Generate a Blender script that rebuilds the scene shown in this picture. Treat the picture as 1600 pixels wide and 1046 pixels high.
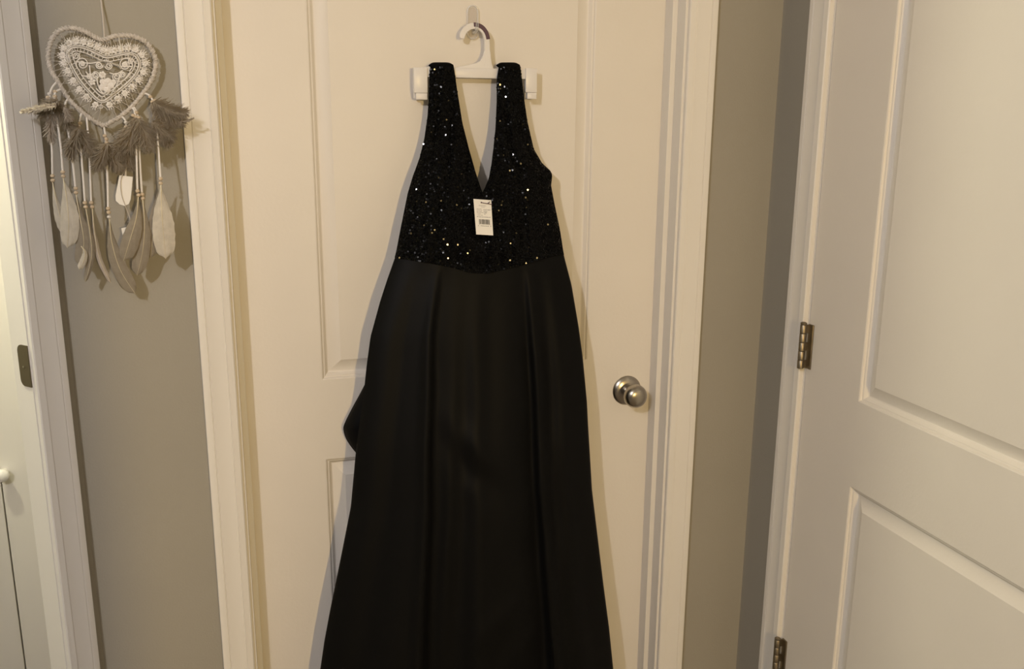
import bpy, bmesh, math, random
import numpy as np
from mathutils import Vector, Matrix
random.seed(7); rng = np.random.default_rng(7)
for o in list(bpy.data.objects): bpy.data.objects.remove(o)
S = bpy.context.scene; COL = S.collection

# ------------------------------------------------------------------ camera
FPX, PITCH, YAW, ROLL = 1418.678, .2324, .2952, .0069
CAM = np.array([.0181, -1.6625, 1.4952])
FW = np.array([math.sin(YAW)*math.cos(PITCH), math.cos(YAW)*math.cos(PITCH), -math.sin(PITCH)])
R0 = np.array([math.cos(YAW), -math.sin(YAW), 0.]); U0 = np.cross(R0, FW)
RT = math.cos(ROLL)*R0 + math.sin(ROLL)*U0; UP = -math.sin(ROLL)*R0 + math.cos(ROLL)*U0
cd = bpy.data.cameras.new('camera'); cam = bpy.data.objects.new('camera', cd); COL.objects.link(cam)
cd.sensor_width = 36; cd.lens = 36*FPX/1600; cd.clip_start = .02
cam.matrix_world = Matrix(((RT[0], UP[0], -FW[0], CAM[0]), (RT[1], UP[1], -FW[1], CAM[1]), (RT[2], UP[2], -FW[2], CAM[2]), (0, 0, 0, 1)))
S.camera = cam

# ------------------------------------------------------------------ light
w = bpy.data.worlds.new('world'); S.world = w; w.use_nodes = True
w.node_tree.nodes['Background'].inputs[0].default_value = (1, .85, .65, 1)
w.node_tree.nodes['Background'].inputs[1].default_value = .02
def lamp(name, kind, loc, energy, col, radius=.05, target=None, size=1.2, blend=.6):
    l = bpy.data.lights.new(name, kind); l.energy = energy; l.color = col; l.shadow_soft_size = radius
    o = bpy.data.objects.new(name, l); COL.objects.link(o); o.location = loc
    if kind == 'SPOT':
        l.spot_size = size; l.spot_blend = blend
        o.rotation_euler = (Vector(target)-Vector(loc)).to_track_quat('-Z', 'Y').to_euler()
    return o
lamp('ceiling_lamp', 'POINT', (-.82, -2.1, 2.18), 61, (1, .955, .97), .028)
lamp('warm_spot', 'SPOT', (.5, -3.8, 1.6), 156, (1, .70, .285), .02, (.45, .06, 1.2), math.radians(64), .4)
lamp('bathroom_lamp', 'POINT', (-.72, .05, 1.95), 34, (1, .95, .66), .035)
S.view_settings.view_transform = 'Standard'; S.view_settings.look = 'None'
S.view_settings.exposure = 0; S.view_settings.gamma = 1; S.view_settings.use_curve_mapping = False

# ------------------------------------------------------------------ helpers
def ray(px, py): return FW + RT*(px-800)/FPX - UP*(py-523)/FPX
def at(px, py, Y):                       # point of the photograph at the depth Y it has in the room
    d = ray(px, py); t = (Y-CAM[1])/d[1]; return CAM + t*d
def atx(px, py, X):
    d = ray(px, py); t = (X-CAM[0])/d[0]; return CAM + t*d

def mat(name, col, rough=.5, metal=0., spec=.5, bump=0., bscale=200., var=0., vscale=4., trans=0., ior=1.45, coat=0., sheen=0., stretch=None, sub=0.):
    m = bpy.data.materials.new(name); m.use_nodes = True; nt = m.node_tree; b = nt.nodes['Principled BSDF']
    b.inputs['Base Color'].default_value = (*col, 1); b.inputs['Roughness'].default_value = rough
    b.inputs['Metallic'].default_value = metal; b.inputs['Specular IOR Level'].default_value = spec
    b.inputs['Transmission Weight'].default_value = trans; b.inputs['IOR'].default_value = ior
    b.inputs['Coat Weight'].default_value = coat; b.inputs['Sheen Weight'].default_value = sheen
    tc = nt.nodes.new('ShaderNodeTexCoord'); mp = nt.nodes.new('ShaderNodeMapping'); nt.links.new(tc.outputs['Object'], mp.inputs[0])
    if stretch: mp.inputs['Scale'].default_value = stretch
    if var:
        n = nt.nodes.new('ShaderNodeTexNoise'); n.inputs['Scale'].default_value = vscale; n.inputs['Detail'].default_value = 4
        nt.links.new(mp.outputs[0], n.inputs['Vector'])
        r = nt.nodes.new('ShaderNodeValToRGB')
        r.color_ramp.elements[0].position = .3; r.color_ramp.elements[1].position = .7
        r.color_ramp.elements[0].color = (*[c*(1-var) for c in col], 1); r.color_ramp.elements[1].color = (*[min(1, c*(1+var)) for c in col], 1)
        nt.links.new(n.outputs['Fac'], r.inputs[0]); nt.links.new(r.outputs[0], b.inputs['Base Color'])
    if bump:
        n = nt.nodes.new('ShaderNodeTexNoise'); n.inputs['Scale'].default_value = bscale; n.inputs['Detail'].default_value = 3
        nt.links.new(mp.outputs[0], n.inputs['Vector'])
        bp = nt.nodes.new('ShaderNodeBump'); bp.inputs['Strength'].default_value = bump; bp.inputs['Distance'].default_value = .002
        nt.links.new(n.outputs['Fac'], bp.inputs['Height']); nt.links.new(bp.outputs[0], b.inputs['Normal'])
    return m

M = {}
M['wall'] = mat('grey_wall_paint', (.36, .335, .285), .75, spec=.25, bump=.25, bscale=260, var=.02, vscale=3)
M['white'] = mat('white_trim_paint', (.80, .765, .715), .42, spec=.4, bump=.05, bscale=60, var=.015, vscale=5, stretch=(1, 1, .25))
M['door'] = mat('white_door_paint', (.80, .75, .68), .45, spec=.4, bump=.12, bscale=150, var=.015, vscale=6)
M['bath'] = mat('cream_bathroom_paint', (.80, .77, .68), .7, spec=.3, bump=.2, bscale=260)
M['ceil'] = mat('ceiling_paint', (.62, .61, .58), .9, bump=.3, bscale=120)
M['floor'] = mat('beige_carpet', (.20, .165, .13), .95, bump=.8, bscale=400, var=.15, vscale=60)
M['nickel'] = mat('satin_nickel', (.46, .42, .36), .28, 1, bump=.03, bscale=300)
M['brass'] = mat('aged_hinge_metal', (.30, .255, .19), .42, 1, bump=.1, bscale=150, var=.15, vscale=60)
M['bronze'] = mat('dark_bronze', (.16, .135, .09), .5, .7, bump=.05, bscale=200)
M['plastic'] = mat('white_plastic', (.80, .77, .74), .3, bump=.02, bscale=80)
M['purple'] = mat('purple_plastic', (.09, .045, .075), .35, bump=.02, bscale=80)
M['clear'] = mat('clear_plastic', (.9, .9, .9), .06, spec=.8, bump=.01, bscale=50)
_nt = M['clear'].node_tree; _lw = _nt.nodes.new('ShaderNodeLayerWeight'); _lw.inputs[0].default_value = .55
_mr = _nt.nodes.new('ShaderNodeMapRange'); _mr.inputs['To Min'].default_value = .10; _mr.inputs['To Max'].default_value = .75
_nt.links.new(_lw.outputs['Facing'], _mr.inputs['Value']); _nt.links.new(_mr.outputs[0], _nt.nodes['Principled BSDF'].inputs['Alpha'])
M['rim'] = mat('clear_plastic_rim', (.95, .92, .9), .08, spec=.9, bump=.01, bscale=50)
M['rim'].node_tree.nodes['Principled BSDF'].inputs['Alpha'].default_value = .38
M['adhesive'] = mat('grey_adhesive_foam', (.64, .57, .50), .7, bump=.1, bscale=300)
M['paper'] = mat('white_card', (.86, .83, .77), .7, bump=.03, bscale=400)
M['ink'] = mat('printed_ink', (.03, .025, .025), .8, var=.2, vscale=200)
M['faint'] = mat('faint_grey_ink', (.30, .27, .24), .8, var=.2, vscale=200)
M['fabric'] = mat('black_sequin_mesh', (.003, .003, .003), .8, spec=.08, bump=.5, bscale=900)
M['satin'] = mat('black_satin', (.0040, .0039, .0038), .50, spec=.12, bump=.10, bscale=1500)
M['sequin'] = mat('black_sequin', (.0015, .0015, .0015), .10, spec=.14, var=.3, vscale=300)
M['lace'] = mat('white_lace_cotton', (.80, .76, .72), .85, bump=.3, bscale=900)
M['wrap'] = mat('pale_ribbon_wrap', (.56, .51, .46), .75, bump=.6, bscale=500, var=.25, vscale=160)
M['winding'] = mat('ribbon_winding', (.66, .61, .55), .8, bump=.3, bscale=700)
M['thread'] = mat('pale_thread', (.55, .5, .45), .7, bump=.1, bscale=900)
M['tinsel'] = mat('silver_tinsel', (.95, .93, .9), .35, .6, bump=.05, bscale=300)
M['bead'] = mat('pale_wood_bead', (.62, .50, .36), .4, bump=.1, bscale=300, var=.1, vscale=150)
M['wbead'] = mat('white_glass_bead', (.7, .66, .62), .15, bump=.05, bscale=300)
def feather_mat(name, c):
    m = mat(name, c, .8, bump=.35, bscale=700, var=.12, vscale=90, sheen=.2)
    nt = m.node_tree; b = nt.nodes['Principled BSDF']; out = nt.nodes['Material Output']
    t = nt.nodes.new('ShaderNodeBsdfTranslucent'); t.inputs[0].default_value = (*c, 1)
    mx = nt.nodes.new('ShaderNodeMixShader'); mx.inputs[0].default_value = .3
    nt.links.new(b.outputs[0], mx.inputs[1]); nt.links.new(t.outputs[0], mx.inputs[2]); nt.links.new(mx.outputs[0], out.inputs[0])
    return m
M['fwhite'] = feather_mat('white_feather', (.70, .65, .56)); M['ftan'] = feather_mat('tan_feather', (.36, .315, .25))
M['fbrown'] = feather_mat('grey_brown_down', (.44, .375, .29)); M['fpale'] = feather_mat('pale_down', (.60, .53, .46))
M['quill'] = mat('feather_quill', (.72, .64, .46), .4, bump=.05, bscale=300)

class MB:
    def __init__(s): s.v = []; s.f = []
    def add(s, vs, fs):
        k = len(s.v); s.v += [tuple(map(float, p)) for p in vs]; s.f += [tuple(i+k for i in f) for f in fs]; return s
    def box(s, a, b, bev=0.):
        bm = bmesh.new(); bmesh.ops.create_cube(bm, size=1)
        for v in bm.verts: v.co = Vector([a[i]+(v.co[i]+.5)*(b[i]-a[i]) for i in range(3)])
        if bev: bmesh.ops.bevel(bm, geom=list(bm.edges), offset=bev, segments=2, profile=.5, affect='EDGES')
        bm.verts.index_update(); s.add([v.co[:] for v in bm.verts], [[v.index for v in f.verts] for f in bm.faces]); bm.free(); return s
    def tube(s, pts, r, n=8, closed=False, cap=True):
        P = [Vector(p) for p in pts]; N = len(P); rr = r if hasattr(r, '__len__') else [r]*N
        vs = []; fs = []; up = None
        for i in range(N):
            a = P[(i-1) % N] if closed or i > 0 else P[i]; b = P[(i+1) % N] if closed or i < N-1 else P[i]
            t = (b-a).normalized() if (b-a).length > 1e-9 else Vector((0, 0, 1))
            if up is None:
                up = Vector((0, -1, 0)) if abs(t.y) < .9 else Vector((1, 0, 0))
            up = (up-t*up.dot(t)).normalized(); sd = t.cross(up)
            for k in range(n):
                an = 2*math.pi*k/n; vs.append(P[i]+(up*math.cos(an)+sd*math.sin(an))*rr[i])
        for i in range(N if closed else N-1):
            j = (i+1) % N
            for k in range(n): fs.append((i*n+k, i*n+(k+1) % n, j*n+(k+1) % n, j*n+k))
        if cap and not closed: fs.append(tuple(range(n))[::-1]); fs.append(tuple((N-1)*n+k for k in range(n)))
        return s.add(vs, fs)
    def lathe(s, c, axis, prof, n=24):       # prof: (distance along axis, radius)
        ax = Vector(axis).normalized(); u = ax.orthogonal().normalized(); v = ax.cross(u); c = Vector(c); vs = []; fs = []
        for d, r in prof:
            for k in range(n):
                an = 2*math.pi*k/n; vs.append(c+ax*d+(u*math.cos(an)+v*math.sin(an))*max(r, 1e-5))
        for i in range(len(prof)-1):
            for k in range(n): fs.append((i*n+k, i*n+(k+1) % n, (i+1)*n+(k+1) % n, (i+1)*n+k))
        fs.append(tuple(range(n))[::-1]); fs.append(tuple((len(prof)-1)*n+k for k in range(n)))
        return s.add(vs, fs)
    def ball(s, c, r, n=10, sc=(1, 1, 1)):
        vs = []; fs = []; m = max(4, n//2+1)
        for i in range(m+1):
            th = math.pi*i/m
            for k in range(n):
                an = 2*math.pi*k/n
                vs.append((c[0]+r*sc[0]*math.sin(th)*math.cos(an), c[1]+r*sc[1]*math.sin(th)*math.sin(an), c[2]+r*sc[2]*math.cos(th)))
        for i in range(m):
            for k in range(n): fs.append((i*n+k, (i+1)*n+k, (i+1)*n+(k+1) % n, i*n+(k+1) % n))
        return s.add(vs, fs)
    def flat(s, pts, y0, y1):                # outline in X,Z extruded through Y (y0 in front)
        n = len(pts); vs = [(p[0], y0, p[1]) for p in pts]+[(p[0], y1, p[1]) for p in pts]
        fs = [tuple(range(n)), tuple(range(2*n-1, n-1, -1))]+[(i, n+i, n+(i+1) % n, (i+1) % n) for i in range(n)]
        return s.add(vs, fs)
    def grid(s, G):
        r = len(G); c = len(G[0]); return s.add([p for row in G for p in row], [(i*c+j, i*c+j+1, (i+1)*c+j+1, (i+1)*c+j) for i in range(r-1) for j in range(c-1)])
    def build(s, name, m, parent=None, org=(0, 0, 0), smooth=None, merge=0., bevel=0., recalc=True):
        bm = bmesh.new(); o3 = Vector(org)
        vv = [bm.verts.new(Vector(p)-o3) for p in s.v]
        for f in s.f:
            try: bm.faces.new([vv[i] for i in f])
            except ValueError: pass
        if merge: bmesh.ops.remove_doubles(bm, verts=bm.verts, dist=merge)
        if recalc: bmesh.ops.recalc_face_normals(bm, faces=bm.faces)
        me = bpy.data.meshes.new(name); bm.to_mesh(me); bm.free(); me.materials.append(m)
        if smooth is not None:
            me.shade_smooth()
            me.set_sharp_from_angle(angle=math.radians(smooth))
        o = bpy.data.objects.new(name, me); COL.objects.link(o)
        if parent: o.parent = parent
        else: o.location = org
        if bevel:
            b = o.modifiers.new('bevel', 'BEVEL'); b.width = bevel; b.segments = 2; b.limit_method = 'ANGLE'
        return o
def struct(o): o['kind'] = 'structure'; return o
def tag(o, label, cat, group=None):
    o['label'] = label; o['category'] = cat
    if group: o['group'] = group
    return o
def empty(name, loc):
    o = bpy.data.objects.new(name, None); COL.objects.link(o); o.location = loc; o.empty_display_size = .05; return o
def spline(pts, n=8, closed=False):
    P = [np.array(p, float) for p in pts]; N = len(P); out = []
    for i in range(N if closed else N-1):
        g = (lambda k: P[k % N]) if closed else (lambda k: P[min(max(k, 0), N-1)])
        a, b, c, d = g(i-1), g(i), g(i+1), g(i+2)
        for k in range(n):
            t = k/n; out.append(.5*((2*b)+(-a+c)*t+(2*a-5*b+4*c-d)*t*t+(-a+3*b-3*c+d)*t**3))
    if not closed: out.append(P[-1])
    return out

# ------------------------------------------------------------------ the room
XL, XR, H = -.268, 1.0802, 2.44
W, DH, WT = .8724, 2.05, .115            # casing opening, height, wall thickness
SY = .0658                                # face of the door slab
q = math.sqrt(.5)
D45 = np.array([-q, -q, 0.]); N45 = np.array([q, -q, 0.]); P45 = np.array([XL, 0., 0.])
def w45(s, d, z): return P45 + D45*s - N45*d + np.array([0, 0, z])      # s along the angled wall, d into it
LX, FY = -3.6, -6.5
mb = MB().box((XL, 0, 0), (-.013, WT, H)).box((W+.013, 0, 0), (XR+.115, WT, H)).box((-.013, 0, DH+.013), (W+.013, WT, H))
struct(mb.build('wall_back', M['wall']))
y0, y1 = -.165+.013, -.165-.85-.013       # doorway of the right wall
mb = MB().box((XR, y0, 0), (XR+WT, 0, H)).box((XR, FY, 0), (XR+WT, y1, H)).box((XR, y1, DH+.013), (XR+WT, y0, H))
struct(mb.build('wall_right', M['wall']))
def box45(mb, s0, s1, d0, d1, z0, z1):
    vs = [w45(s, d, z) for z in (z0, z1) for s, d in ((s0, d0), (s1, d0), (s1, d1), (s0, d1))]
    return mb.add(vs, [(0, 1, 2, 3), (4, 5, 6, 7), (0, 1, 5, 4), (1, 2, 6, 5), (2, 3, 7, 6), (3, 0, 4, 7)])
A0, A1 = .0735, .0735+.76                   # doorway of the angled wall
mb = MB(); box45(mb, 0, A0-.016, 0, .044, 0, H); box45(mb, A1+.016, 1.697, 0, .044, 0, H); box45(mb, A0-.016, A1+.016, 0, .044, DH+.016, H)
mb.box((LX-WT, FY, 0), (LX, -1.2, H)); mb.box((LX, -1.244, 0), (-1.468, -1.2, H))
struct(mb.build('wall_left', M['wall']))
struct(MB().box((LX-WT, FY-WT, 0), (XR+WT, FY, H)).build('wall_front', M['wall']))
struct(MB().box((-.7, -3.1, 0), (.348, -3.0, H)).build('wall_light_blocker', M['wall']))   # added unseen behind the camera, keeps the warm spot off the angled doorway
struct(MB().box((LX-WT, FY-WT, -.1), (XR+WT, 1.2, 0)).build('floor', M['floor']))
struct(MB().box((LX-WT, FY-WT, H), (XR+WT, 1.2, H+.1)).build('ceiling', M['ceil']))
struct(MB().box((-2.2, .92, 0), (-.05, 1.02, H)).build('wall_bathroom_back', M['bath']))
struct(MB().box((-2.2, -1.2, 0), (-2.1, .92, H)).build('wall_bathroom_left', M['bath']))
struct(MB().box((-.15, WT, 0), (-.05, .92, H)).build('wall_bathroom_right', M['bath']))

CAS = [(.0, .0), (.0, .0085), (.002, .0105), (.009, .0115), (.0125, .0125), (.0135, .0108), (.015, .0115), (.022, .0115), (.031, .0125), (.039, .0145),
       (.0425, .0155), (.0435, .0138), (.0448, .0155), (.052, .0165), (.056, .016), (.057, .0145), (.057, 0)]   # (from opening outwards, thickness)
def u_casing(fr, W, Hh, prof, scale=1.):   # fr(along, out_of_wall, z) -> point ; legs and head in one mitred moulding
    mb = MB(); G = []
    for t, h in prof:
        t *= scale; G.append([fr(-t, h, 0), fr(-t, h, Hh+t), fr(W+t, h, Hh+t), fr(W+t, h, 0)])
    return mb.grid(G)
frB = lambda a, h, z: (a, -h, z)
frR = lambda a, h, z: (XR-h, -.165-a, z)
fr4 = lambda a, h, z: w45(A0+a, -h, z)
struct(u_casing(frB, W, DH, CAS).build('trim_1', M['white'], smooth=25))
struct(u_casing(frR, .85, DH, CAS, .92).build('trim_2', M['white'], smooth=25))
struct(u_casing(fr4, .76, DH, CAS, .95).build('trim_3', M['white'], smooth=25))
def boxfr(mb, fr, a0, a1, h0, h1, z0, z1):
    vs = [fr(a, h, z) for z in (z0, z1) for a, h in ((a0, h0), (a1, h0), (a1, h1), (a0, h1))]
    return mb.add(vs, [(0, 1, 2, 3), (4, 5, 6, 7), (0, 1, 5, 4), (1, 2, 6, 5), (2, 3, 7, 6), (3, 0, 4, 7)])
def jamb(fr, W, Hh, stop0, stop1, depth=WT, rv=.005):
    mb = MB()
    for a0, a1 in ((rv-.018, rv), (W-rv, W-rv+.018)): boxfr(mb, fr, a0, a1, 0, -depth, 0, Hh-rv+.018)
    boxfr(mb, fr, rv, W-rv, 0, -depth, Hh-rv, Hh-rv+.018)
    if stop0 is None: return mb
    for a0, a1 in ((rv, rv+.011), (W-rv-.011, W-rv)): boxfr(mb, fr, a0, a1, -stop0, -stop1, 0, Hh-rv)
    boxfr(mb, fr, rv+.011, W-rv-.011, -stop0, -stop1, Hh-rv-.011, Hh-rv)
    return mb
struct(jamb(frB, W, DH, .033, SY-.0005).build('trim_4', M['white'], bevel=.0008))
struct(jamb(frR, .85, DH, .037, .07).build('trim_5', M['white'], bevel=.0008))
j45 = struct(jamb(fr4, .76, DH, None, None, .0445, .0015).build('trim_6', M['white'], bevel=.0008))

PAN = [(0, 0), (.0022, .0008), (.0035, .003), (.0052, .0034), (.0062, .0034), (.0085, .0048), (.0115, .0082), (.0135, .0088), (.0155, .0086), (.034, .0026), (.0352, .0022), (.0375, .0012)]
def door(name, fr, Wd, Hd, rects, thick=.035, zb=.012):
    # slab: front frame with two openings, each closed by a moulded panel of its own
    mb = MB(); xs = [0, rects[0][0], rects[0][1], Wd]; zs = [zb]
    for r in rects: zs += [r[2], r[3]]
    zs.append(Hd)
    holes = {(r[2], r[3]) for r in rects}
    for k in range(len(zs)-1):
        for i in range(3):
            if i == 1 and (zs[k], zs[k+1]) in holes: continue
            mb.add([fr(xs[i], 0, zs[k]), fr(xs[i+1], 0, zs[k]), fr(xs[i+1], 0, zs[k+1]), fr(xs[i], 0, zs[k+1])], [(0, 1, 2, 3)])
    c = [(0, 0), (Wd, 0), (Wd, -thick), (0, -thick)]
    vs = [fr(a, h, z) for z in (zb, Hd) for a, h in c]
    mb.add(vs, [(0, 1, 2, 3), (4, 5, 6, 7), (1, 2, 6, 5), (2, 3, 7, 6), (3, 0, 4, 7)])
    d = struct(mb.build(name, M['door'], merge=.00001))
    for x0, x1, z0, z1 in rects:
        p = MB(); G = []
        for a, h in PAN:
            h *= 1.45
            G.append([fr(x0+a, -h, z0+a), fr(x1-a, -h, z0+a), fr(x1-a, -h, z1-a), fr(x0+a, -h, z1-a), fr(x0+a, -h, z0+a)])
        p.grid(G); a, h = PAN[-1]; h *= 1.45
        p.add([fr(x0+a, -h, z0+a), fr(x1-a, -h, z0+a), fr(x1-a, -h, z1-a), fr(x0+a, -h, z1-a)], [(0, 1, 2, 3)])
        p.build('panel', M['door'], d, smooth=18, merge=.00001)
    return d
Z1, Z2 = 1.0005, .837
X0 = .009
d1 = door('door_1', lambda a, h, z: (X0+a, SY-h, z), W-.018, DH-.01, [(.150, .701, .24, Z2), (.150, .701, Z1, 1.89)])
d2 = door('door_2', lambda a, h, z: (XR-h, -.1725-a, z), .836, DH-.01, [(.163, .673, .24, Z2), (.163, .673, Z1, 1.89)])

# knob on the main door
K = (.803, SY, .928)
kn = MB().lathe(K, (0, -1, 0), [(.006, .0125), (.018, .0115), (.024, .0125), (.029, .017), (.034, .0215), (.041, .0248), (.048, .0252), (.054, .0235), (.059, .0190), (.062, .0125), (.0632, .006), (.0635, .0012)], 40)
kn = kn.build('door_knob', M['nickel'], d1, smooth=40)
MB().lathe(K, (0, -1, 0), [(0, .0325), (.0025, .0325), (.0055, .0300), (.0085, .0240), (.0105, .0160), (.011, .0126)], 40).build('rosette', M['nickel'], kn, smooth=30)
# hinges of the right door
for zc in (.38, 1.066, 1.80):
    kx, ky = XR-.0155, -.1745
    h = MB().box((XR-.0035, -.1885, zc-.0445), (XR-.0002, -.1735, zc+.0445), .0006).build('hinge', M['brass'], d2, smooth=30)
    for i in range(5):
        a = zc-.0445+i*.0178
        MB().lathe((kx, ky, a+.0004), (0, 0, 1), [(0, .0056), (.0006, .0062), (.0162, .0062), (.017, .0056)], 16).build('knuckle', M['brass'], h, smooth=40)
    MB().lathe((kx, ky, zc+.0445), (0, 0, 1), [(0, .0045), (.001, .0062), (.003, .0062), (.0045, .004)], 16).build('pin_cap', M['brass'], h, smooth=40)
    m2 = MB()
    for i in range(5):
        a = zc-.0445+i*.0178
        if i % 2 == 0: m2.box((XR-.0155, -.1765, a+.001), (XR-.0030, -.1740, a+.0168))
    m2.build('leaf_tab', M['brass'], h)
# strike plate in the jamb of the angled doorway
def frj(d, z, o=0.): return w45(A0+.0015+o, d, z)
zs0 = float(at(38, 578, -.07)[2])
pl = []
for a in range(0, 91, 15): pl.append(((.027-.010+.010*math.cos(math.radians(90-a))), .0355-.012+.012*math.sin(math.radians(90-a))))
pl = [(.0003, .0355)]+pl; full = pl+[(d, -z) for d, z in reversed(pl)]
vs = [frj(d, zs0+z, .0018) for d, z in full]+[frj(d, zs0+z, 0) for d, z in full]; n = len(full)
sp = MB().add(vs, [tuple(range(n)), tuple(range(2*n-1, n-1, -1))]+[(i, n+i, n+(i+1) % n, (i+1) % n) for i in range(n)]).build('strike_plate', M['bronze'], j45)
for dz in (0.,):
    MB().lathe(frj(.015, zs0-.002, .0019), tuple(D45), [(0, .0022), (.0004, .0022), (.0007, .0012)], 12).build('screw', M['nickel'], sp)

# baseboards (below the frame)
struct(MB().box((XL, -.012, 0), (-.06, 0, .09), .003).box((W+.06, -.012, 0), (XR, 0, .09), .003).build('baseboard_back', M['white']))
struct(MB().box((XR-.012, FY, 0), (XR, y1-.06, .09), .003).build('baseboard_right', M['white']))

# ------------------------------------------------------------------ white cabinet seen through the angled doorway
CY = .5
gx = float(at(15.5, 860, CY)[0]); kz = float(at(0, 745, CY-.03)[2])
cb = empty('bathroom_cabinet', (gx, CY+.17, 0))
tag(cb, 'tall white painted cabinet with round white knob, seen through the lit doorway at far left', 'cabinet')
O = (gx, CY+.17, 0)
MB().box((gx-.42, CY+.02, 0), (gx+.36, CY+.38, 2.2), .002).build('body', M['white'], cb, O)
for sx in (-1, 1):
    a, b = sorted((gx+sx*.0012, gx+sx*.345))
    dr = MB().box((a, CY, .1), (b, CY+.019, 2.17), .0025).build('door', M['white'], cb, O, smooth=30)
    kx = gx+sx*.006+ (.0 if sx > 0 else -.03)
    MB().lathe((kx+.004, CY, kz), (0, -1, 0), [(0, .007), (.01, .006), (.016, .0095), (.022, .0145), (.028, .015), (.033, .0115), (.0355, .005), (.036, .001)], 24).build('knob', M['plastic'], dr, O, smooth=40)

# ------------------------------------------------------------------ clear hook and hanger
def P2(px, py, Y): p = at(px, py, Y); return (p[0], p[2])
hk0 = at(738, 35, SY); O = tuple(hk0)
hook = empty('adhesive_hook', O)
tag(hook, 'small clear plastic adhesive hook on the white door, above the dress', 'hook')
def capsule(xc, zt, zb, r, n=10):
    pts = []
    for k in range(n+1): a = math.pi*k/n; pts.append((xc+r*math.cos(a), zt-r+r*math.sin(a)))
    for k in range(n+1): a = math.pi+math.pi*k/n; pts.append((xc+r*math.cos(a), zb+r+r*math.sin(a)))
    return pts
xc = hk0[0]; zt = at(737, 9, SY)[2]; zb = at(740, 61, SY)[2]
MB().flat(capsule(xc, zt, zb, .0105), SY-.0055, SY-.0012).build('back_plate', M['clear'], hook, O, smooth=30, bevel=.0008)
MB().flat(capsule(xc, zt-.003, zb+.001, .0072), SY-.0011, SY-.0001).build('adhesive_strip', M['adhesive'], hook, O)
MB().tube([(p[0], SY-.0042, p[1]) for p in capsule(xc, zt, zb, .0100, 12)], .0016, 8, True).build('rim', M['rim'], hook, O, smooth=60)
hz = at(741, 47, SY)[2]
pr = spline([(xc+.001, SY-.005, hz-.004), (xc+.001, SY-.012, hz-.0055), (xc+.001, SY-.024, hz-.005), (xc+.001, SY-.0310, hz+.001), (xc+.001, SY-.0325, hz+.010)], 5)
MB().tube(pr, [.0028]*(len(pr)-3)+[.0028, .0026, .0019], 12).build('prong', M['clear'], hook, O, smooth=50)

HY = .0420                                  # centre plane of the hanger
O = tuple(at(745, 114, HY)); hg = empty('clothes_hanger', O)
tag(hg, 'white plastic clip hanger with a purple size strip, hung on the clear hook', 'hanger')
def ribbon(path, ww):                      # outline of a flat strip round a path in X,Z
    L = []; Rr = []; n = len(path)
    for i in range(n):
        a = np.array(path[max(i-1, 0)]); b = np.array(path[min(i+1, n-1)]); t = (b-a)/np.linalg.norm(b-a); nn = np.array([-t[1], t[0]])
        L.append(np.array(path[i])+nn*ww[i]); Rr.append(np.array(path[i])-nn*ww[i])
    return L, Rr
hp = spline([P2(*p, HY) for p in ((721.5, 61), (723, 53), (728, 45.5), (735, 41.5), (743, 41), (751, 44), (757, 51), (760, 60), (760.8, 70), (761, 84), (762, 96), (762, 108))], 5)
n = len(hp); ww = np.interp(np.linspace(0, 1, n), [0, .04, .12, .7, .85, 1], [.0035, .0052, .0056, .0052, .0054, .0060])
L, Rr = ribbon(hp, ww)
G = [[(l[0], HY-.003, l[1]), (r[0], HY-.003, r[1]), (r[0], HY+.003, r[1]), (l[0], HY+.003, l[1]), (l[0], HY-.003, l[1])] for l, r in zip(L, Rr)]
mb = MB().grid(G); mb.add(G[0][:4], [(0, 1, 2, 3)]); mb.add(G[-1][:4], [(0, 1, 2, 3)])
mb.build('hook', M['plastic'], hg, O, smooth=40, merge=.00002, bevel=.0012)
fl = [P2(*p, HY) for p in ((711, 108), (715, 105), (728, 102), (744, 98.5), (750, 95), (754.5, 87), (756, 80), (766, 80), (766.5, 90), (768, 100), (771, 108))]
MB().flat(fl, HY-.0028, HY+.0028).build('yoke', M['plastic'], hg, O, bevel=.001)
b0 = at(662, 106.5, HY); b1 = at(826, 122, HY)
MB().box((b0[0], HY-.0042, at(745, 122.3, HY)[2]), (b1[0], HY+.0042, at(745, 106.5, HY)[2]), .0012).build('bar', M['plastic'], hg, O, smooth=30)
i0 = next(i for i, p in enumerate(hp) if p[0] > P2(738.5, 41, HY)[0]); i1 = max(i for i, p in enumerate(hp) if p[1] > P2(760, 62.5, HY)[1])
G = []
for i in range(i0, i1+1):
    l = L[i]; r = Rr[i]; o_, in_ = (l, r)
    a = o_+(o_-in_)*.06; b = o_+(in_-o_)*.62
    G.append([(a[0], HY-.0042, a[1]), (b[0], HY-.0042, b[1]), (b[0], HY+.0042, b[1]), (a[0], HY+.0042, a[1]), (a[0], HY-.0042, a[1])])
mb = MB().grid(G); mb.add(G[0][:4], [(0, 1, 2, 3)]); mb.add(G[-1][:4], [(0, 1, 2, 3)])
mb.build('size_strip', M['purple'], hg, O, smooth=40, merge=.00002, bevel=.0006)
for cl in (((646, 105.2), (668.2, 156)), ((821.2, 106.5), (838.5, 155))):
    p0 = at(cl[0][0], cl[0][1], HY-.0065); p1 = at(cl[1][0], cl[1][1], HY-.0065)
    x0, x1, zt, zb = p0[0], p1[0], p0[2], p1[2]
    c = MB().box((x0, HY-.0085, zb+.012), (x1, HY-.0030, zt), .0012).box((x0+.0015, HY+.0028, zb+.002), (x1-.0015, HY+.0090, zt-.001), .0012).box((x0+.002, HY-.005, zt-.02), (x1-.002, HY+.005, zt-.003), .001)
    c = c.build('clip', M['plastic'], hg, O, smooth=30)
    MB().box((x0+.0035, HY-.0080, zb), (x1-.0005, HY-.0025, zb+.0118), .001).build('clip_lip', M['plastic'], c, O, smooth=30)

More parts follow.
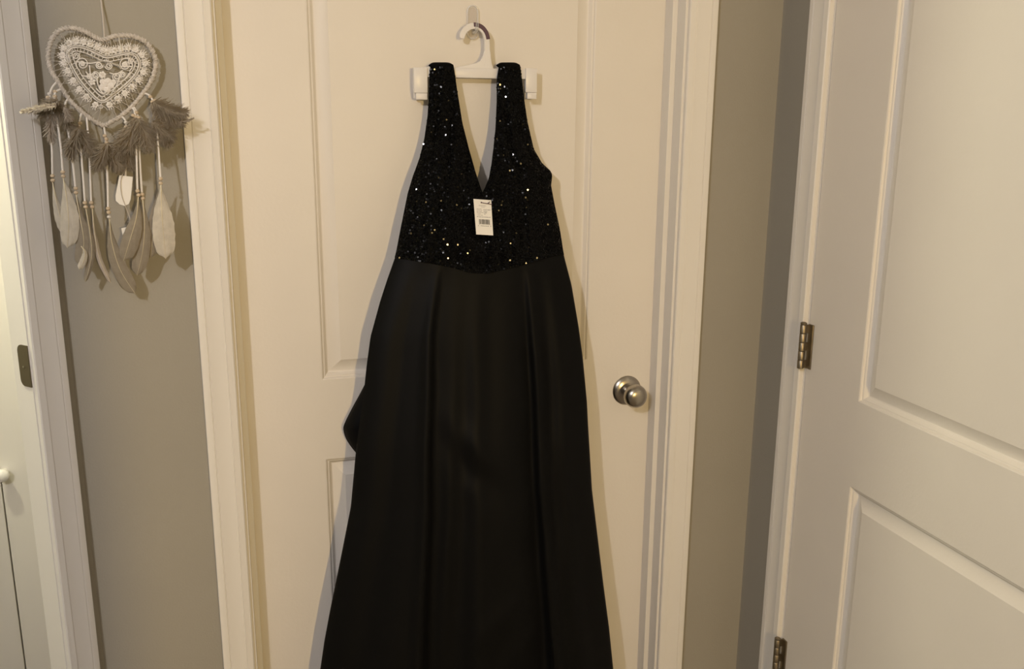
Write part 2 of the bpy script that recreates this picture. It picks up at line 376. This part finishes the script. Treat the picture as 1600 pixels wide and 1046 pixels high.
# ------------------------------------------------------------------ the dress
EYf = lambda y: float(np.interp(y, [100, 125, 190, 270, 400, 700, 1046], [.0335, .0325, .026, .012, -.012, -.032, -.046]))   # depth of the dress edges
BKf = lambda y: float(np.interp(y, [100, 130, 250], [.0525, .0525, .058])); BK = .0525
def tab(pts): a = np.array(pts, float); return lambda y: np.interp(y, a[:, 1], a[:, 0])
XLf = tab([(673, 100), (670.5, 125), (669.8, 160), (668, 183), (663, 218), (655.5, 248), (646, 274), (637.5, 302), (628, 349), (619.7, 392), (617, 403), (604, 440), (594, 471), (579, 526), (573, 570), (569, 608), (562, 660), (556, 706), (548, 793), (533, 869), (515, 958), (506.5, 1004), (500.5, 1046), (478, 1190)])
XRf = tab([(812, 100), (814.5, 118), (818.8, 156), (824, 191), (833.7, 233), (847, 256), (861.4, 269), (862.3, 276), (860.6, 290), (866, 319), (874.7, 360), (880, 394), (882, 403), (893, 445), (904, 510), (910.6, 559), (917, 627), (919, 666), (921.8, 712), (925, 766), (935, 849), (943, 915), (951.6, 981), (958, 1044), (973, 1190)])
VL = tab([(708, 100), (711, 118), (715.7, 151), (722, 191), (730, 223), (739, 255), (746, 279), (751, 294), (754, 301), (757, 440)])
VR = tab([(780, 100), (776, 126), (776, 160), (774, 204), (768.7, 252), (764, 279), (757.5, 294), (754, 301), (757, 440)])
SEAM = tab([(600, 0), ]) if 0 else (lambda x: np.interp(x, [612, 617, 667, 704, 735, 760, 790, 830, 860, 882], [402, 403, 411, 418, 427, 428.5, 422, 411.5, 402, 398]))
BUL = lambda y: np.interp(y, [100, 140, 200, 250, 310, 380, 430, 700, 1046, 1190], [.001, .003, .010, .020, .034, .036, .036, .05, .07, .075])
def depth(px, py):
    a, b = XLf(py), XRf(py); s = np.clip((px-a)/(b-a), 0, 1)
    f = max(0., 1-abs(2*s-1)**2.4)**.75
    return EYf(py) - BUL(py)*f, s
def bod(px, py, u):
    Y, s = depth(px, py)
    k = np.interp(py, [100, 200, 300], [1, .8, .35]); Y -= .0045*k*math.sin(math.pi*u)**.7
    m = np.interp(py, [110, 200, 430], [.2, 1, 1]); ed = min(1., 4*min(u, 1.0))
    Y -= m*ed*(.0022*math.sin(2*math.pi*s*7.3+.6*math.sin(py*.02)) + .0016*math.sin(2*math.pi*(s*13+py*.002)))
    # draped folds sweeping under the neckline to the middle of the waist
    if py > 300:
        r = math.hypot((px-757)/1.25, py-318)
        Y -= .0035*math.sin(r/9.)*np.interp(py, [300, 330, 415, 430], [0, 1, 1, .2])*math.exp(-((px-757)/75)**2)
    return at(px, py, Y)
DO = (float(at(740, 420, .02)[0]), .02, .15)
dress = empty('evening_dress', DO)
tag(dress, 'long black sleeveless gown with sequined V-neck bodice and satin skirt, hanging on the door', 'dress')
NR, NC = 64, 20
halves = []
mb = MB()
for side in (0, 1):
    G = []
    for i in range(NR+1):
        row = []
        for j in range(NC+1):
            u = j/NC
            y = 104+(430-104)*i/NR
            # the bottom rows follow the curved waist seam
            for _ in range(3):
                xo, xi = (XLf(y), VL(y)) if side == 0 else (XRf(y), VR(y))
                x = xo+(xi-xo)*u
                y = 104+(SEAM(x)-104)*i/NR
            row.append(bod(x, y, u))
        G.append(row)
    halves.append(G)
    # over the hanger bar and down the back
    top = G[0]; wrap = []
    xm = sum(p[0] for p in top)/len(top)
    for a in np.linspace(0, 180, 9)[1:]:
        r = math.radians(a)
        row = []
        for j, p in enumerate(top):
            u = j/NC; e = 1-.55*abs(2*u-1)**6*math.sin(r)
            y_front = p[1]; y_back = BK; ym = (y_front+y_back)/2; ry = (y_back-y_front)/2
            sq = 1-.04*math.sin(r)
            row.append((xm+(p[0]-xm)*sq, ym-ry*math.cos(r), p[2]+.0075*math.sin(r)*e))
        wrap.append(row)
    back = []
    for i in range(NR+1):
        row = []
        for j in range(NC+1):
            p = G[i][j]; pe = G[i][0]; pi_ = G[i][NC]; k = .93
            mid = ((pe[0]+pi_[0])/2) if i*326/NR+104 < 300 else (pi_[0])
            # keep the rear layer behind the front one as seen from the doorway
            x = mid+(p[0]-mid)*k
            bk = BKf(i*326/NR+104); row.append((x+(bk-p[1])*(p[0]-CAM[0])/(p[1]-CAM[1])*(1 if side == 0 else .3+.7*u)+.002*(1 if side == 0 else 2*u-1), bk, p[2]-.002-(bk-p[1])*.08))
        back.append(row)
    if side == 1:
        pass
    mb.grid(G[::-1]+wrap[:-1]+back)
    k0 = next(i for i in range(NR+1) if 104+326*i/NR > 282)
    mb.grid([[G[i][0], back[i][0]] for i in range(k0, NR+1)])
bodice = mb.build('bodice', M['fabric'], dress, DO, smooth=60, merge=.00005)
so = bodice.modifiers.new('cloth', 'SOLIDIFY'); so.thickness = .0012; so.offset = 0

# sequins sewn over the bodice, front and over the shoulder
def bil(G, fi, fj):
    i = min(int(fi), len(G)-2); j = min(int(fj), len(G[0])-2); a = fi-i; b = fj-j
    P = lambda ii, jj: np.array(G[ii][jj])
    p = P(i, j)*(1-a)*(1-b)+P(i+1, j)*a*(1-b)+P(i, j+1)*(1-a)*b+P(i+1, j+1)*a*b
    du = (P(i, j+1)-P(i, j))*(1-a)+(P(i+1, j+1)-P(i+1, j))*a; dv = (P(i+1, j)-P(i, j))*(1-b)+(P(i+1, j+1)-P(i, j+1))*b
    nn = np.cross(du, dv); l = np.linalg.norm(nn); nn = nn/l if l > 1e-12 else np.array([0, -1, 0])
    return p, (nn if nn[1] < 0 else -nn)
sv = []; sf = []
HEX = [(math.cos(math.pi*k/3), math.sin(math.pi*k/3)) for k in range(6)]
for G in halves:
    fi = .3; rowk = 0
    while fi < NR-.1:
        p0, _ = bil(G, fi, 0.); p1, _ = bil(G, fi, NC-.001); wid = np.linalg.norm(p1-p0); nq = max(2, int(wid/.0034))
        for k in range(nq+1):
            u = (k+(.5 if rowk % 2 else 0)+rng.uniform(-.2, .2))/nq
            if u < .01 or u > .99: continue
            p, nn = bil(G, fi+rng.uniform(-.15, .15) if .4 < fi < NR-.5 else fi, u*NC)
            nn = nn+rng.normal(0, .20, 3); nn /= np.linalg.norm(nn)
            a = np.cross(nn, [0, 0, 1.]); a /= np.linalg.norm(a); b = np.cross(nn, a); c = p+np.array(bil(G, fi, u*NC)[1])*.0011; r = .00175*rng.uniform(.85, 1.1)
            base = len(sv)
            for hx, hy in HEX: sv.append(tuple(c+(a*hx+b*hy)*r))
            sf.append(tuple(range(base, base+6)))
        zc = bil(G, fi, NC*.5)[0][2]; zn = bil(G, min(fi+1, NR-.01), NC*.5)[0][2]
        fi += .0031/max(zc-zn, .0012); rowk += 1
me = bpy.data.meshes.new('sequins'); me.from_pydata([tuple(np.array(p)-np.array(DO)) for p in sv], [], sf); me.materials.append(M['sequin'])
so_ = bpy.data.objects.new('sequins', me); COL.objects.link(so_); so_.parent = dress; so_['kind'] = 'stuff'

# skirt
def ridge(s, c, wd): return math.exp(-((s-c)/wd)**2)
def skirt_pt(s, v, back=False):
    y = 415+(1190-415)*v
    for _ in range(4):
        a, b = XLf(y), XRf(y); x = a+(b-a)*s; top = SEAM(x); y = top+(1190-top)*v
    if back:
        xm = (a+b)/2; p = at(xm+(x-xm)*.93, y, EYf(y)); return (p[0]+(.060-p[1])*(p[0]-CAM[0])/(p[1]-CAM[1]), .060, p[2])
    f = max(0., 1-abs(2*s-1)**2.6)**.8; Y = EYf(y)-BUL(y)*f+.0012
    g = np.interp(v, [0, .04, .2, 1], [0, .25, .8, 1.25]); e = min(1., 6*min(s, 1-s))
    lf = .286+(.358-.286)*min(1, v*1.25); rf = .755+(.785-.755)*min(1, v*1.25)
    # two deep pleats: the side panels lie over the recessed middle panel
    dl = s-lf; dr_ = rf-s
    st = 1/(1+math.exp(-dl/.006)); sr = 1/(1+math.exp(-dr_/.006))
    Y += g*.024*(st*math.exp(-max(dl, 0)/.12)+sr*math.exp(-max(dr_, 0)/.11)-1*0)
    Y -= g*.009*(ridge(s, lf-.02, .03)+ridge(s, rf+.02, .03))
    # soft folds
    Y -= e*g*(.009*ridge(s, .50+.05*v, .045)+.006*ridge(s, .40+.02*v, .03)*ridge(v, .55, .3)-.005*ridge(s, .15-.03*v, .05)+.007*ridge(s, .90+.0*v, .03)-.006*ridge(s, .845-.01*v, .025))
    Y -= e*g*.0042*math.sin(2*math.pi*(3.1*s+.35*v)+.7)
    Y -= e*(.005*ridge(v, .36+.35*(s-.52), .035)*ridge(s, .52, .13)-.004*ridge(v, .41+.4*(s-.5), .03)*ridge(s, .5, .12))
    Y -= e*(.004*ridge(v, .72-.5*(s-.6), .03)*ridge(s, .62, .1)+.004*ridge(v, .80-.6*(s-.65), .03)*ridge(s, .66, .1))
    Y -= e*.002*math.sin(v*31+s*17)*ridge(s, .8, .12)*min(1, v*2)
    p = at(x, y, Y); return tuple(p)
SR, SC = 110, 130
G = [[skirt_pt(j/SC, i/SR) for j in range(SC+1)] for i in range(SR+1)]
B = [[skirt_pt(j/SC, i/SR, True) for j in range(0, SC+1, 5)] for i in range(SR+1)]
mb = MB().grid(G).grid([[G[i][0], B[i][0]] for i in range(SR+1)]).grid([[G[i][SC], B[i][-1]] for i in range(SR+1)]).grid(B)
sk = mb.build('skirt', M['satin'], dress, DO, smooth=50, merge=.00003)
# folded back bow that stands out past the left edge of the skirt
outl = spline([(571, 600), (563, 616), (551, 638), (540, 660), (537, 671), (541, 685), (549, 698), (557, 708)], 3)
G = []
for k, p in enumerate(outl):
    t = k/(len(outl)-1); row = []
    for j in range(9):
        u = j/8; x = p[0]+(592-p[0])*u; y = p[1]+(660-p[1])*u*.12
        row.append(tuple(at(x, y, .048-.016*math.sin(math.pi*min(1, u*1.15))*math.sin(math.pi*t)**.6-.012*u)))
    G.append(row)
bw = MB().grid(G).build('bow_fold', M['satin'], dress, DO, smooth=60); s2 = bw.modifiers.new('cloth', 'SOLIDIFY'); s2.thickness = .0025; s2.offset = 0

# ------------------------------------------------------------------ price tag
TYt, TYb = -.0365, -.0535
c00, c10, c11, c01 = at(739.7, 311, TYt), at(767.3, 313, TYt), at(770.5, 368, TYb), at(744, 366.5, TYb)
def tp(u, v, o=0.): p = (c00*(1-u)+c10*u)*(1-v)+(c01*(1-u)+c11*u)*v; return (p[0], p[1]-o, p[2])
O = tuple(c00)
pt = empty('price_tag', O); tag(pt, 'white paper price tag with a barcode, pinned at the neckline of the black dress', 'tag')
mb = MB().grid([[tp(0, 0), tp(1, 0)], [tp(0, 1), tp(1, 1)]])
mb = MB(); vs = [tp(u, v, o) for o in (.0005, 0) for u, v in ((0, 0), (1, 0), (1, 1), (0, 1))]
card = mb.add(vs, [(0, 1, 2, 3), (4, 5, 6, 7), (0, 1, 5, 4), (1, 2, 6, 5), (2, 3, 7, 6), (3, 0, 4, 7)]).build('card', M['paper'], pt, O)
def rect(mb, u0, u1, v0, v1): mb.add([tp(u0, v0, .0007), tp(u1, v0, .0007), tp(u1, v1, .0007), tp(u0, v1, .0007)], [(0, 1, 2, 3)])
def words(mb, u0, u1, v, h):
    u = u0
    while u < u1-.01:
        wd = random.uniform(.014, .026); rect(mb, u, min(u+wd, u1), v+random.uniform(0, .3)*h, v+h*random.uniform(.7, 1)); u += wd+random.choice((.008, .008, .02))
f = MB()
for u0, u1, v in ((.28, .70, .165), (.40, .62, .205), (.13, .43, .265), (.14, .44, .300), (.14, .44, .335), (.14, .70, .365), (.14, .36, .400), (.14, .46, .440)): words(f, u0, u1, v, .018)
f.build('fine_print', M['faint'], card, O)
f = MB()
for u0, u1, v in ((.52, .93, .275), (.52, .74, .320), (.55, .72, .360), (.56, .62, .400), (.13, .90, .485)): words(f, u0, u1, v, .020)
u = .22
while u < .84:
    wd = random.choice((.010, .010, .016, .024)); rect(f, u, u+wd, .56, .70 if .24 < u < .80 else .715); u += wd+random.choice((.009, .012, .018))
words(f, .16, .20, .735, .022); words(f, .30, .78, .735, .022); words(f, .86, .91, .735, .022)
f.build('barcode', M['ink'], card, O)
ts = spline([tp(.42, .083, .002), tp(.6, .095, .003), tp(.85, .105, .003), tp(1.02, .12, .001), tp(1.03, .05, -.004), tp(.86, .06, .0035), tp(.78, .095, .0035)], 4)
MB().tube(ts, .0007, 6).ball(tp(.42, .083, .002), .0014, 8).build('fastener', M['purple'], pt, O, smooth=50)

# ------------------------------------------------------------------ dreamcatcher on the grey wall
HYD = -.026
O = tuple(at(160, 120, HYD)); dc = empty('dreamcatcher', O)
tag(dc, 'heart-shaped lace dreamcatcher with beads and feathers, hanging on the grey wall', 'dreamcatcher')
heart = [(163, 62), (177.6, 57), (194.8, 55.3), (212, 57.8), (227.5, 65.6), (237.8, 78.5), (243, 94), (241.3, 113), (234.4, 130), (222.4, 147.3), (205, 168), (186, 183.4), (170.7, 192), (162, 196.3),
         (146.7, 188.6), (126, 173), (107, 154), (90, 126.7), (79.6, 109.5), (75.8, 92), (76.5, 75), (81.3, 61.3), (91.6, 49), (105.4, 44), (120.9, 45), (136.3, 51), (150, 58.7)]
hp = [at(p[0], p[1], HYD) for p in spline(heart, 6, True)]
n = len(hp); rad = [.0036+.0004*(1 if (i//2) % 2 else -1)+.0003*math.sin(i*1.7) for i in range(n)]
hoop = MB().tube(hp, rad, 10, True).build('hoop', M['wrap'], dc, O, smooth=50)
# ribbon windings round the hoop
f = MB()
for i in range(0, n, 2):
    a = Vector(hp[i]); b = Vector(hp[(i+2) % n]); t = (b-a).normalized(); nrm = Vector((0, -1, 0)); sd = t.cross(nrm)
    f.tube([a+(nrm*math.cos(k)+sd*math.sin(k))*.0038+t*.0020*k/1.0 for k in np.linspace(-1.5, 1.5, 7)], .0006, 5)
f.build('winding', M['winding'], hoop, O, smooth=50)
lace = [(167, 90.5), (151.8, 84.5), (136.3, 77.6), (121, 74), (110.5, 76.8), (107, 85.4), (112, 101), (124, 123), (139.8, 142), (158.7, 157.6), (177.6, 146.4), (194.8, 132.7), (210, 117), (217, 101), (212, 88.8), (200, 84.5), (186, 87)]
lc = np.array(spline(lace, 8, True)); cen = np.array([162., 112.])
f = MB(); T = lambda pts, r, cl=False, n_=5, Y=HYD-.001: f.tube([at(p[0], p[1], Y) for p in pts], r, n_, cl)
def inset(k): 
    out = []
    N = len(lc)
    for i in range(N):
        t = lc[(i+1) % N]-lc[i-1]; t = t/np.linalg.norm(t); nn = np.array([-t[1], t[0]])
        if np.dot(nn, cen-lc[i]) < 0 and abs(np.dot(nn, cen-lc[i])) > 6: nn = -nn
        out.append(lc[i]+nn*k)
    return np.array(out)
a_in = np.sum([np.cross(lc[i], lc[(i+1) % len(lc)]) for i in range(len(lc))])
sg = 1 if a_in > 0 else -1
def inset(k):
    N = len(lc); out = []
    for i in range(N):
        t = lc[(i+2) % N]-lc[i-2]; t = t/np.linalg.norm(t); out.append(lc[i]+np.array([-t[1], t[0]])*sg*k)
    return np.array(out)
T(lc, .0014, True, 6); in1 = inset(6.); T(in1[::2], .0008, True); T(inset(-3.0)[::2], .0008, True)
for i in range(0, len(lc), 3): T([lc[i], in1[i]], .0005, False, 4)
out1 = inset(-9.5); out2 = inset(-15)
def flower(c, r, Y, k=6, pr=.38):
    for m in range(k):
        a = 2*math.pi*m/k+c[0]
        p = (c[0]+r*.62*math.cos(a), c[1]+r*.62*math.sin(a)); w_ = at(*p, Y); f.ball(w_, r*pr*.00098, 6, (1, .35, 1))
    f.ball(at(*c, Y-.0006), r*.3*.001, 6, (1, .5, 1))
for i in range(0, len(lc), 5):
    flower(out1[i], 5.4, HYD-.0015); 
    j = (i+2) % len(lc); T([inset(-3)[j], out1[j], out2[j]], .0007, False, 4)
    ang = np.linspace(0, 2*math.pi, 9)[:-1]
    T([(out1[j][0]+3.2*math.cos(a), out1[j][1]+3.2*math.sin(a)) for a in ang], .0007, True, 4)
    for d in (-.5, 0, .5):
        v = out2[i]-out1[i]; c_, s_ = math.cos(d), math.sin(d); vv = np.array([v[0]*c_-v[1]*s_, v[0]*s_+v[1]*c_]); T([out1[i]+vv*.5, out1[i]+vv*1.55], .0008, False, 4)
def spiral(c, r, turns=1.8, st=0., d=1):
    T([(c[0]+r*(1-t*.8)*math.cos(st+d*2*math.pi*turns*t), c[1]+r*(1-t*.8)*math.sin(st+d*2*math.pi*turns*t)) for t in np.linspace(0, 1, 26)], .0009)
for c, r, st, d in (((129, 100), 11, 2, 1), ((155, 102), 6, 0, 1), ((170, 103), 6, 3, -1), ((196, 101), 12, 1, -1), ((150, 118), 6, 4, 1), ((182, 120), 7, 1, 1), ((140, 120), 5, 0, -1), ((192, 117), 5, 2, 1), ((119, 88), 6, 1, -1), ((205, 95), 5, 1, 1)): spiral(c, r, 1.8, st, d)
flower((166, 133), 11, HYD-.0018, 5, .5); flower((160, 117), 6, HYD-.0018, 6); flower((144, 128), 6, HYD-.0018, 5); flower((177, 129), 5, HYD-.0018, 6); flower((195, 101), 5, HYD-.0018, 8); flower((129, 100), 4, HYD-.0018, 6)
for a, b in (((118, 96), (165, 94)), ((165, 94), (206, 104)), ((134, 112), (150, 122)), ((150, 122), (160, 145)), ((176, 142), (188, 118)), ((140, 102), (142, 118)), ((150, 138), (166, 145)), ((127, 118), (150, 112)), ((171, 114), (192, 110)), ((163, 122), (180, 138)), ((186, 128), (204, 112))): T(spline([a, ((a[0]+b[0])/2, (a[1]+b[1])/2+4), b], 5), .0010)
f.build('lace_heart', M['lace'], dc, O, smooth=60)
f = MB(); out3 = inset(-12)
hpp = np.array(spline(heart, 6, True))
for i in range(0, len(lc), 4):
    d = np.linalg.norm(hpp-out3[i], axis=1); k = int(np.argmin(d))
    for dk in (-2, 2): f.tube([at(*out3[i], HYD-.001), at(*hpp[(k+dk) % len(hpp)], HYD)], .00035, 4)
f.build('web_thread', M['thread'], dc, O)
f = MB()
for i in range(170):
    k = random.randrange(len(lc)); p = inset(random.uniform(-15, -3))[k] if i % 3 else inset(random.uniform(-3, 8))[k]
    a = random.uniform(0, 2*math.pi); l = random.uniform(3, 9); Y = HYD-random.uniform(.002, .007)
    f.tube([at(p[0], p[1], Y), at(p[0]+l*math.cos(a)*.5+1, p[1]+l*math.sin(a)*.5, Y-.001), at(p[0]+l*math.cos(a), p[1]+l*math.sin(a), Y+.001)], random.choice((.00025, .00045)), 4)
for pts in (((152, 94), (168, 96), (183, 101)), ((186, 58), (187, 68), (190, 82)), ((152, 118), (153, 132)), ((184, 100), (189, 108)), ((158, 66), (155, 72)), ((160, 147), (172, 148), (180, 136))):
    f.tube([at(*p, HYD-.006) for p in spline(pts, 4)], .00055, 5)
ti = f.build('tinsel', M['tinsel'], dc, O); ti['kind'] = 'stuff'
# hanging cord and nail (the nail is above the frame)
top = at(158, 0, -.006); tz = top+np.array([-.001, .002, .05])
MB().tube(spline([at(163.5, 63, HYD-.002), at(162, 40, -.018), at(159.5, 15, -.010), top, tz], 5), .0016, 8).build('hanging_cord', M['thread'], dc, O, smooth=50)
nl = (tz[0], 0, tz[2]); MB().lathe(nl, (0, -1, 0), [(-.0, .0012), (.012, .0012), (.0122, .003), (.0135, .003)], 12).build('nail', M['nickel'], dc, O)

SYD = -.052
strands = [  # cord path (px,py,Y) then beads
    ([(90, 127, HYD), (79, 143, -.035), (77, 180, -.05), (81, 230, -.055), (82, 275, -.056)], [(77, 147, 1), (75, 152.6, 0), (82, 275, 0), (82.4, 282, 0)]),
    ([(97, 139, HYD), (86, 146, -.035), (87, 170, -.05), (95, 230, -.06), (98, 269, -.062)], [(85.7, 143.5, 0), (85.7, 151, 0), (98, 269, 0), (98.7, 275.5, 0)]),
    ([(107, 154, HYD), (102, 170, -.035), (112, 240, -.055), (118, 295, -.055)], [(101, 170, 0), (118.3, 294.5, 0), (118.6, 301, 0)]),
    ([(128, 175, HYD), (124, 195, -.035), (127, 240, -.055), (133, 318, -.06)], [(125, 192.7, 0), (123, 199.6, 0), (132.6, 317, 0), (134, 323.5, 0)]),
    ([(135, 180, HYD), (139, 230, -.045), (142.7, 318, -.05)], [(142.5, 317, 0), (144, 323.5, 0)]),
    ([(162, 196, HYD), (165, 215, -.035), (166, 240, -.05), (168, 280, -.06), (169, 327, -.06)], [(163.5, 212.5, 0), (166, 217.8, 0), (166.5, 223.3, 0), (169, 326, 0), (169.7, 332, 0), (170.5, 339, 1)]),
    ([(205, 168, HYD), (211, 178, -.035), (213, 230, -.055), (215, 299, -.062)], [(213.5, 176, 0), (208, 180.5, 0), (212.7, 183, 0), (217, 184, 0), (215, 298.5, 0), (216.4, 305, 0)]),
    ([(208, 165, HYD), (216, 185, -.035), (218, 240, -.05), (222, 304, -.056)], [(222.3, 304, 0), (223.3, 310, 0)]),
    ([(224, 145, HYD), (236, 152, -.033), (243, 175, -.048), (247, 225, -.06), (251, 280, -.072)], [(235, 151.4, 0), (242.5, 157.5, 0), (238, 159.5, 0), (251, 279.5, 0), (251, 286.5, 0)]),
    ([(190, 181, HYD), (196.5, 190, -.033), (197, 201, -.036), (198, 235, -.045), (196, 275, -.046)], [(196.7, 191.5, 1), (197, 199, 0)]),
]
def ydep(path, y):
    return float(np.interp(y, [p[1] for p in path], [p[2] for p in path]))
for path, beads in strands:
    MB().tube([at(*p) for p in spline(path, 6)], .0017, 7).build('strand', M['lace'], dc, O, smooth=60)
    for x, y, wh in beads:
        MB().ball(at(x, y, ydep(path, y)-.001), .0033, 12, (1.05, 1.05, .9)).build('bead', M['wbead' if wh else 'bead'], dc, O, smooth=80)
MB().ball(at(86.5, 160.5, -.046), .0026, 10, (1, 1, 2.2)).build('drop_bead', M['wbead'], dc, O, smooth=80)

def vane(pts, wid, Y0, Y1, m, asym=0., curl=.006, name='feather', notch=0):
    # a flat feather: two vanes curving off a quill, edges split here and there
    sp = spline(pts, 7); n = len(sp); G = []; qp = []
    for i, p in enumerate(sp):
        t = i/(n-1); a = np.array(sp[max(i-1, 0)]); b = np.array(sp[min(i+1, n-1)]); d = (b-a)/np.linalg.norm(b-a); nn = np.array([-d[1], d[0]])
        r_ = min(t/.66, 1.); prof = (.10+.90*(r_*r_*(3-2*r_))**.75)*(math.sqrt(max(0., 1-((t-.66)/.345)**2.6)) if t > .66 else 1.)
        prof = max(prof, .05); Y = Y0+(Y1-Y0)*t-curl*math.sin(math.pi*t)
        row = []
        for k in range(-5, 6):
            u = k/5; hw = wid*.5*prof*(1+asym*(1 if u > 0 else -1)); jag = 1+(.025*math.sin(i*2.1+k)+(.06*random.random() if abs(k) == 5 else 0))*(abs(u) > .7)
            x = p+nn*u*hw*jag+d*abs(u)*wid*.22*(1-1.5*t)
            row.append(tuple(at(x[0], x[1], Y+.0035*u*u*(1 if curl >= 0 else -1)+.0006*math.sin(k*2.+i*.8))))
        G.append(row); qp.append(at(p[0], p[1], Y-.0006))
    ob = MB().grid(G).build(name, m, dc, O, smooth=80)
    MB().tube(qp, [.0009*(1-.8*i/(n-1)) for i in range(n)], 6).build('quill', M['quill'], ob, O, smooth=60)
    return ob
vane([(82, 284), (88, 315), (96, 345), (104, 366)], 15, -.052, -.046, M['fwhite'], .2)
vane([(98.5, 277), (104, 310), (107, 350), (105, 388)], 29, -.060, -.062, M['fwhite'], -.15, .004)
vane([(118.5, 302), (125, 340), (131, 380), (124, 416)], 23, -.053, -.055, M['ftan'], .1, .006)
vane([(127, 385), (133, 395), (130, 410), (123, 421)], 11, -.062, -.064, M['fwhite'], .1, .002)
vane([(134, 325), (140, 360), (143, 400), (133, 441)], 11, -.058, -.055, M['ftan'], .1, .002)
vane([(144, 325), (148, 365), (156, 405), (173, 442)], 8, -.050, -.050, M['fpale'], .1, .002)
vane([(171, 342), (175, 380), (188, 422), (211, 459)], 24, -.058, -.045, M['ftan'], 0, .004)
vane([(216, 308), (213, 340), (203, 375), (193, 408)], 27, -.062, -.060, M['ftan'], -.1, .005)
vane([(223, 312), (226, 350), (223, 392), (214, 431)], 25, -.056, -.050, M['ftan'], .1, .005)
vane([(250.5, 290), (246, 320), (240, 362), (235, 404)], 20, -.058, -.045, M['ftan'], 0, .004)
vane([(251.5, 289), (252, 320), (255, 362), (259, 405)], 34, -.074, -.072, M['fwhite'], -.05, .006)

def down(base, tip, spread, Yb, m, nb=170, bend=0., ln=1.):
    # a fluffy marabou feather: quill with fine curling barbs
    b = np.array(base, float); t = np.array(tip, float); d = t-b; L = np.linalg.norm(d); d /= L; nn = np.array([-d[1], d[0]])
    rach = spline([b, b+d*L*.35+nn*bend*L*.5, b+d*L*.7+nn*bend*L*.6, t], 6)
    f = MB()
    for i in range(int(nb*2.4)):
        k = random.random(); p = np.array(rach[int(k*(len(rach)-1))]); side = random.choice((-1, 1))
        a = random.uniform(.25, 1.45)*side; v = d*math.cos(a)+nn*math.sin(a)
        l = spread*random.uniform(.45, 1.)*(.35+.9*math.sin(math.pi*min(1, k*.8+.15)))*ln; dz = random.uniform(-.008, .008)
        cur = random.uniform(-.7, .5); pts = []
        for s_ in np.linspace(0, 1, 5):
            c = p+v*l*s_+nn*side*cur*l*s_*s_*.5+d*l*.35*s_*s_; pts.append(c)
        wv = np.array([-v[1], v[0]])*random.uniform(.35, .8)
        G = [[tuple(at(c[0]-wv[0]*(1-s_*.7), c[1]-wv[1]*(1-s_*.7), Yb+dz*s_*1.2)), tuple(at(c[0]+wv[0]*(1-s_*.7), c[1]+wv[1]*(1-s_*.7), Yb+dz*s_*1.2+.001))] for c, s_ in zip(pts, np.linspace(0, 1, 5))]
        f.grid(G)
    ob = f.build('downy_feather', m, dc, O, recalc=False)
    MB().tube([at(p[0], p[1], Yb) for p in rach], .00035, 5).build('quill', m, ob, O)
    return ob
down((88, 164), (33, 175), 7.5, -.076, M['fpale'], 260, 0, .9)
down((90, 155), (62, 178), 15, -.060, M['fbrown'], 190, 0)
down((84, 160), (106, 184), 15, -.056, M['fbrown'], 190, .1)
down((100, 168), (112, 186), 9, -.064, M['fpale'], 90, .1)
down((82, 178), (82, 222), 11, -.056, M['fpale'], 130, .1)
down((104, 190), (136, 236), 15, -.052, M['fbrown'], 180, -.1)
down((122, 202), (112, 246), 15, -.060, M['fbrown'], 180, .1)
down((125, 204), (152, 244), 16, -.056, M['fbrown'], 190, .1)
down((166, 224), (150, 262), 15, -.062, M['fbrown'], 180, -.1)
down((167, 224), (188, 262), 17, -.056, M['fbrown'], 190, .1)
down((197, 200), (180, 240), 16, -.055, M['fbrown'], 190, -.1)
down((190, 215), (205, 262), 16, -.050, M['fbrown'], 160, 0)
down((213, 184), (203, 236), 17, -.060, M['fbrown'], 190, .1)
down((215, 186), (232, 232), 19, -.066, M['fbrown'], 200, -.1)
down((240, 160), (262, 226), 18, -.054, M['fbrown'], 210, -.1)
down((240, 160), (291, 176), 15, -.062, M['fbrown'], 220, .12)
down((236, 162), (286, 192), 16, -.056, M['fbrown'], 210, .05)
down((282, 190), (303, 184), 3.2, -.064, M['fpale'], 40, .15)
down((238, 190), (268, 216), 15, -.058, M['fbrown'], 170, .05)
# paper labels on threads
def label_tag(pts, Y, y2=None):
    n = len(pts); vs = [at(*p, Y) for p in pts]; b = [v+np.array([0, .0008, 0]) for v in vs]
    return MB().add(vs+b, [tuple(range(n)), tuple(range(2*n-1, n-1, -1))]+[(i, n+i, n+(i+1) % n, (i+1) % n) for i in range(n)]).build('label_tag', M['paper'], dc, O)
l1 = label_tag([(186.5, 274), (207.5, 276.5), (204, 312), (201, 319), (195, 322), (187, 319.5), (181, 314), (180.5, 306)], -.048)
MB().tube([at(*p) for p in spline([(197, 262, -.047), (188.5, 282, -.0505), (190, 305, -.0505), (196, 322, -.0495), (203, 342, -.05), (201, 356, -.05)], 5)], .0006, 5).build('label_thread', M['thread'], l1, O)
label_tag([(189.5, 357), (204, 353.5), (205, 372), (196, 383), (193.5, 378)], -.049)
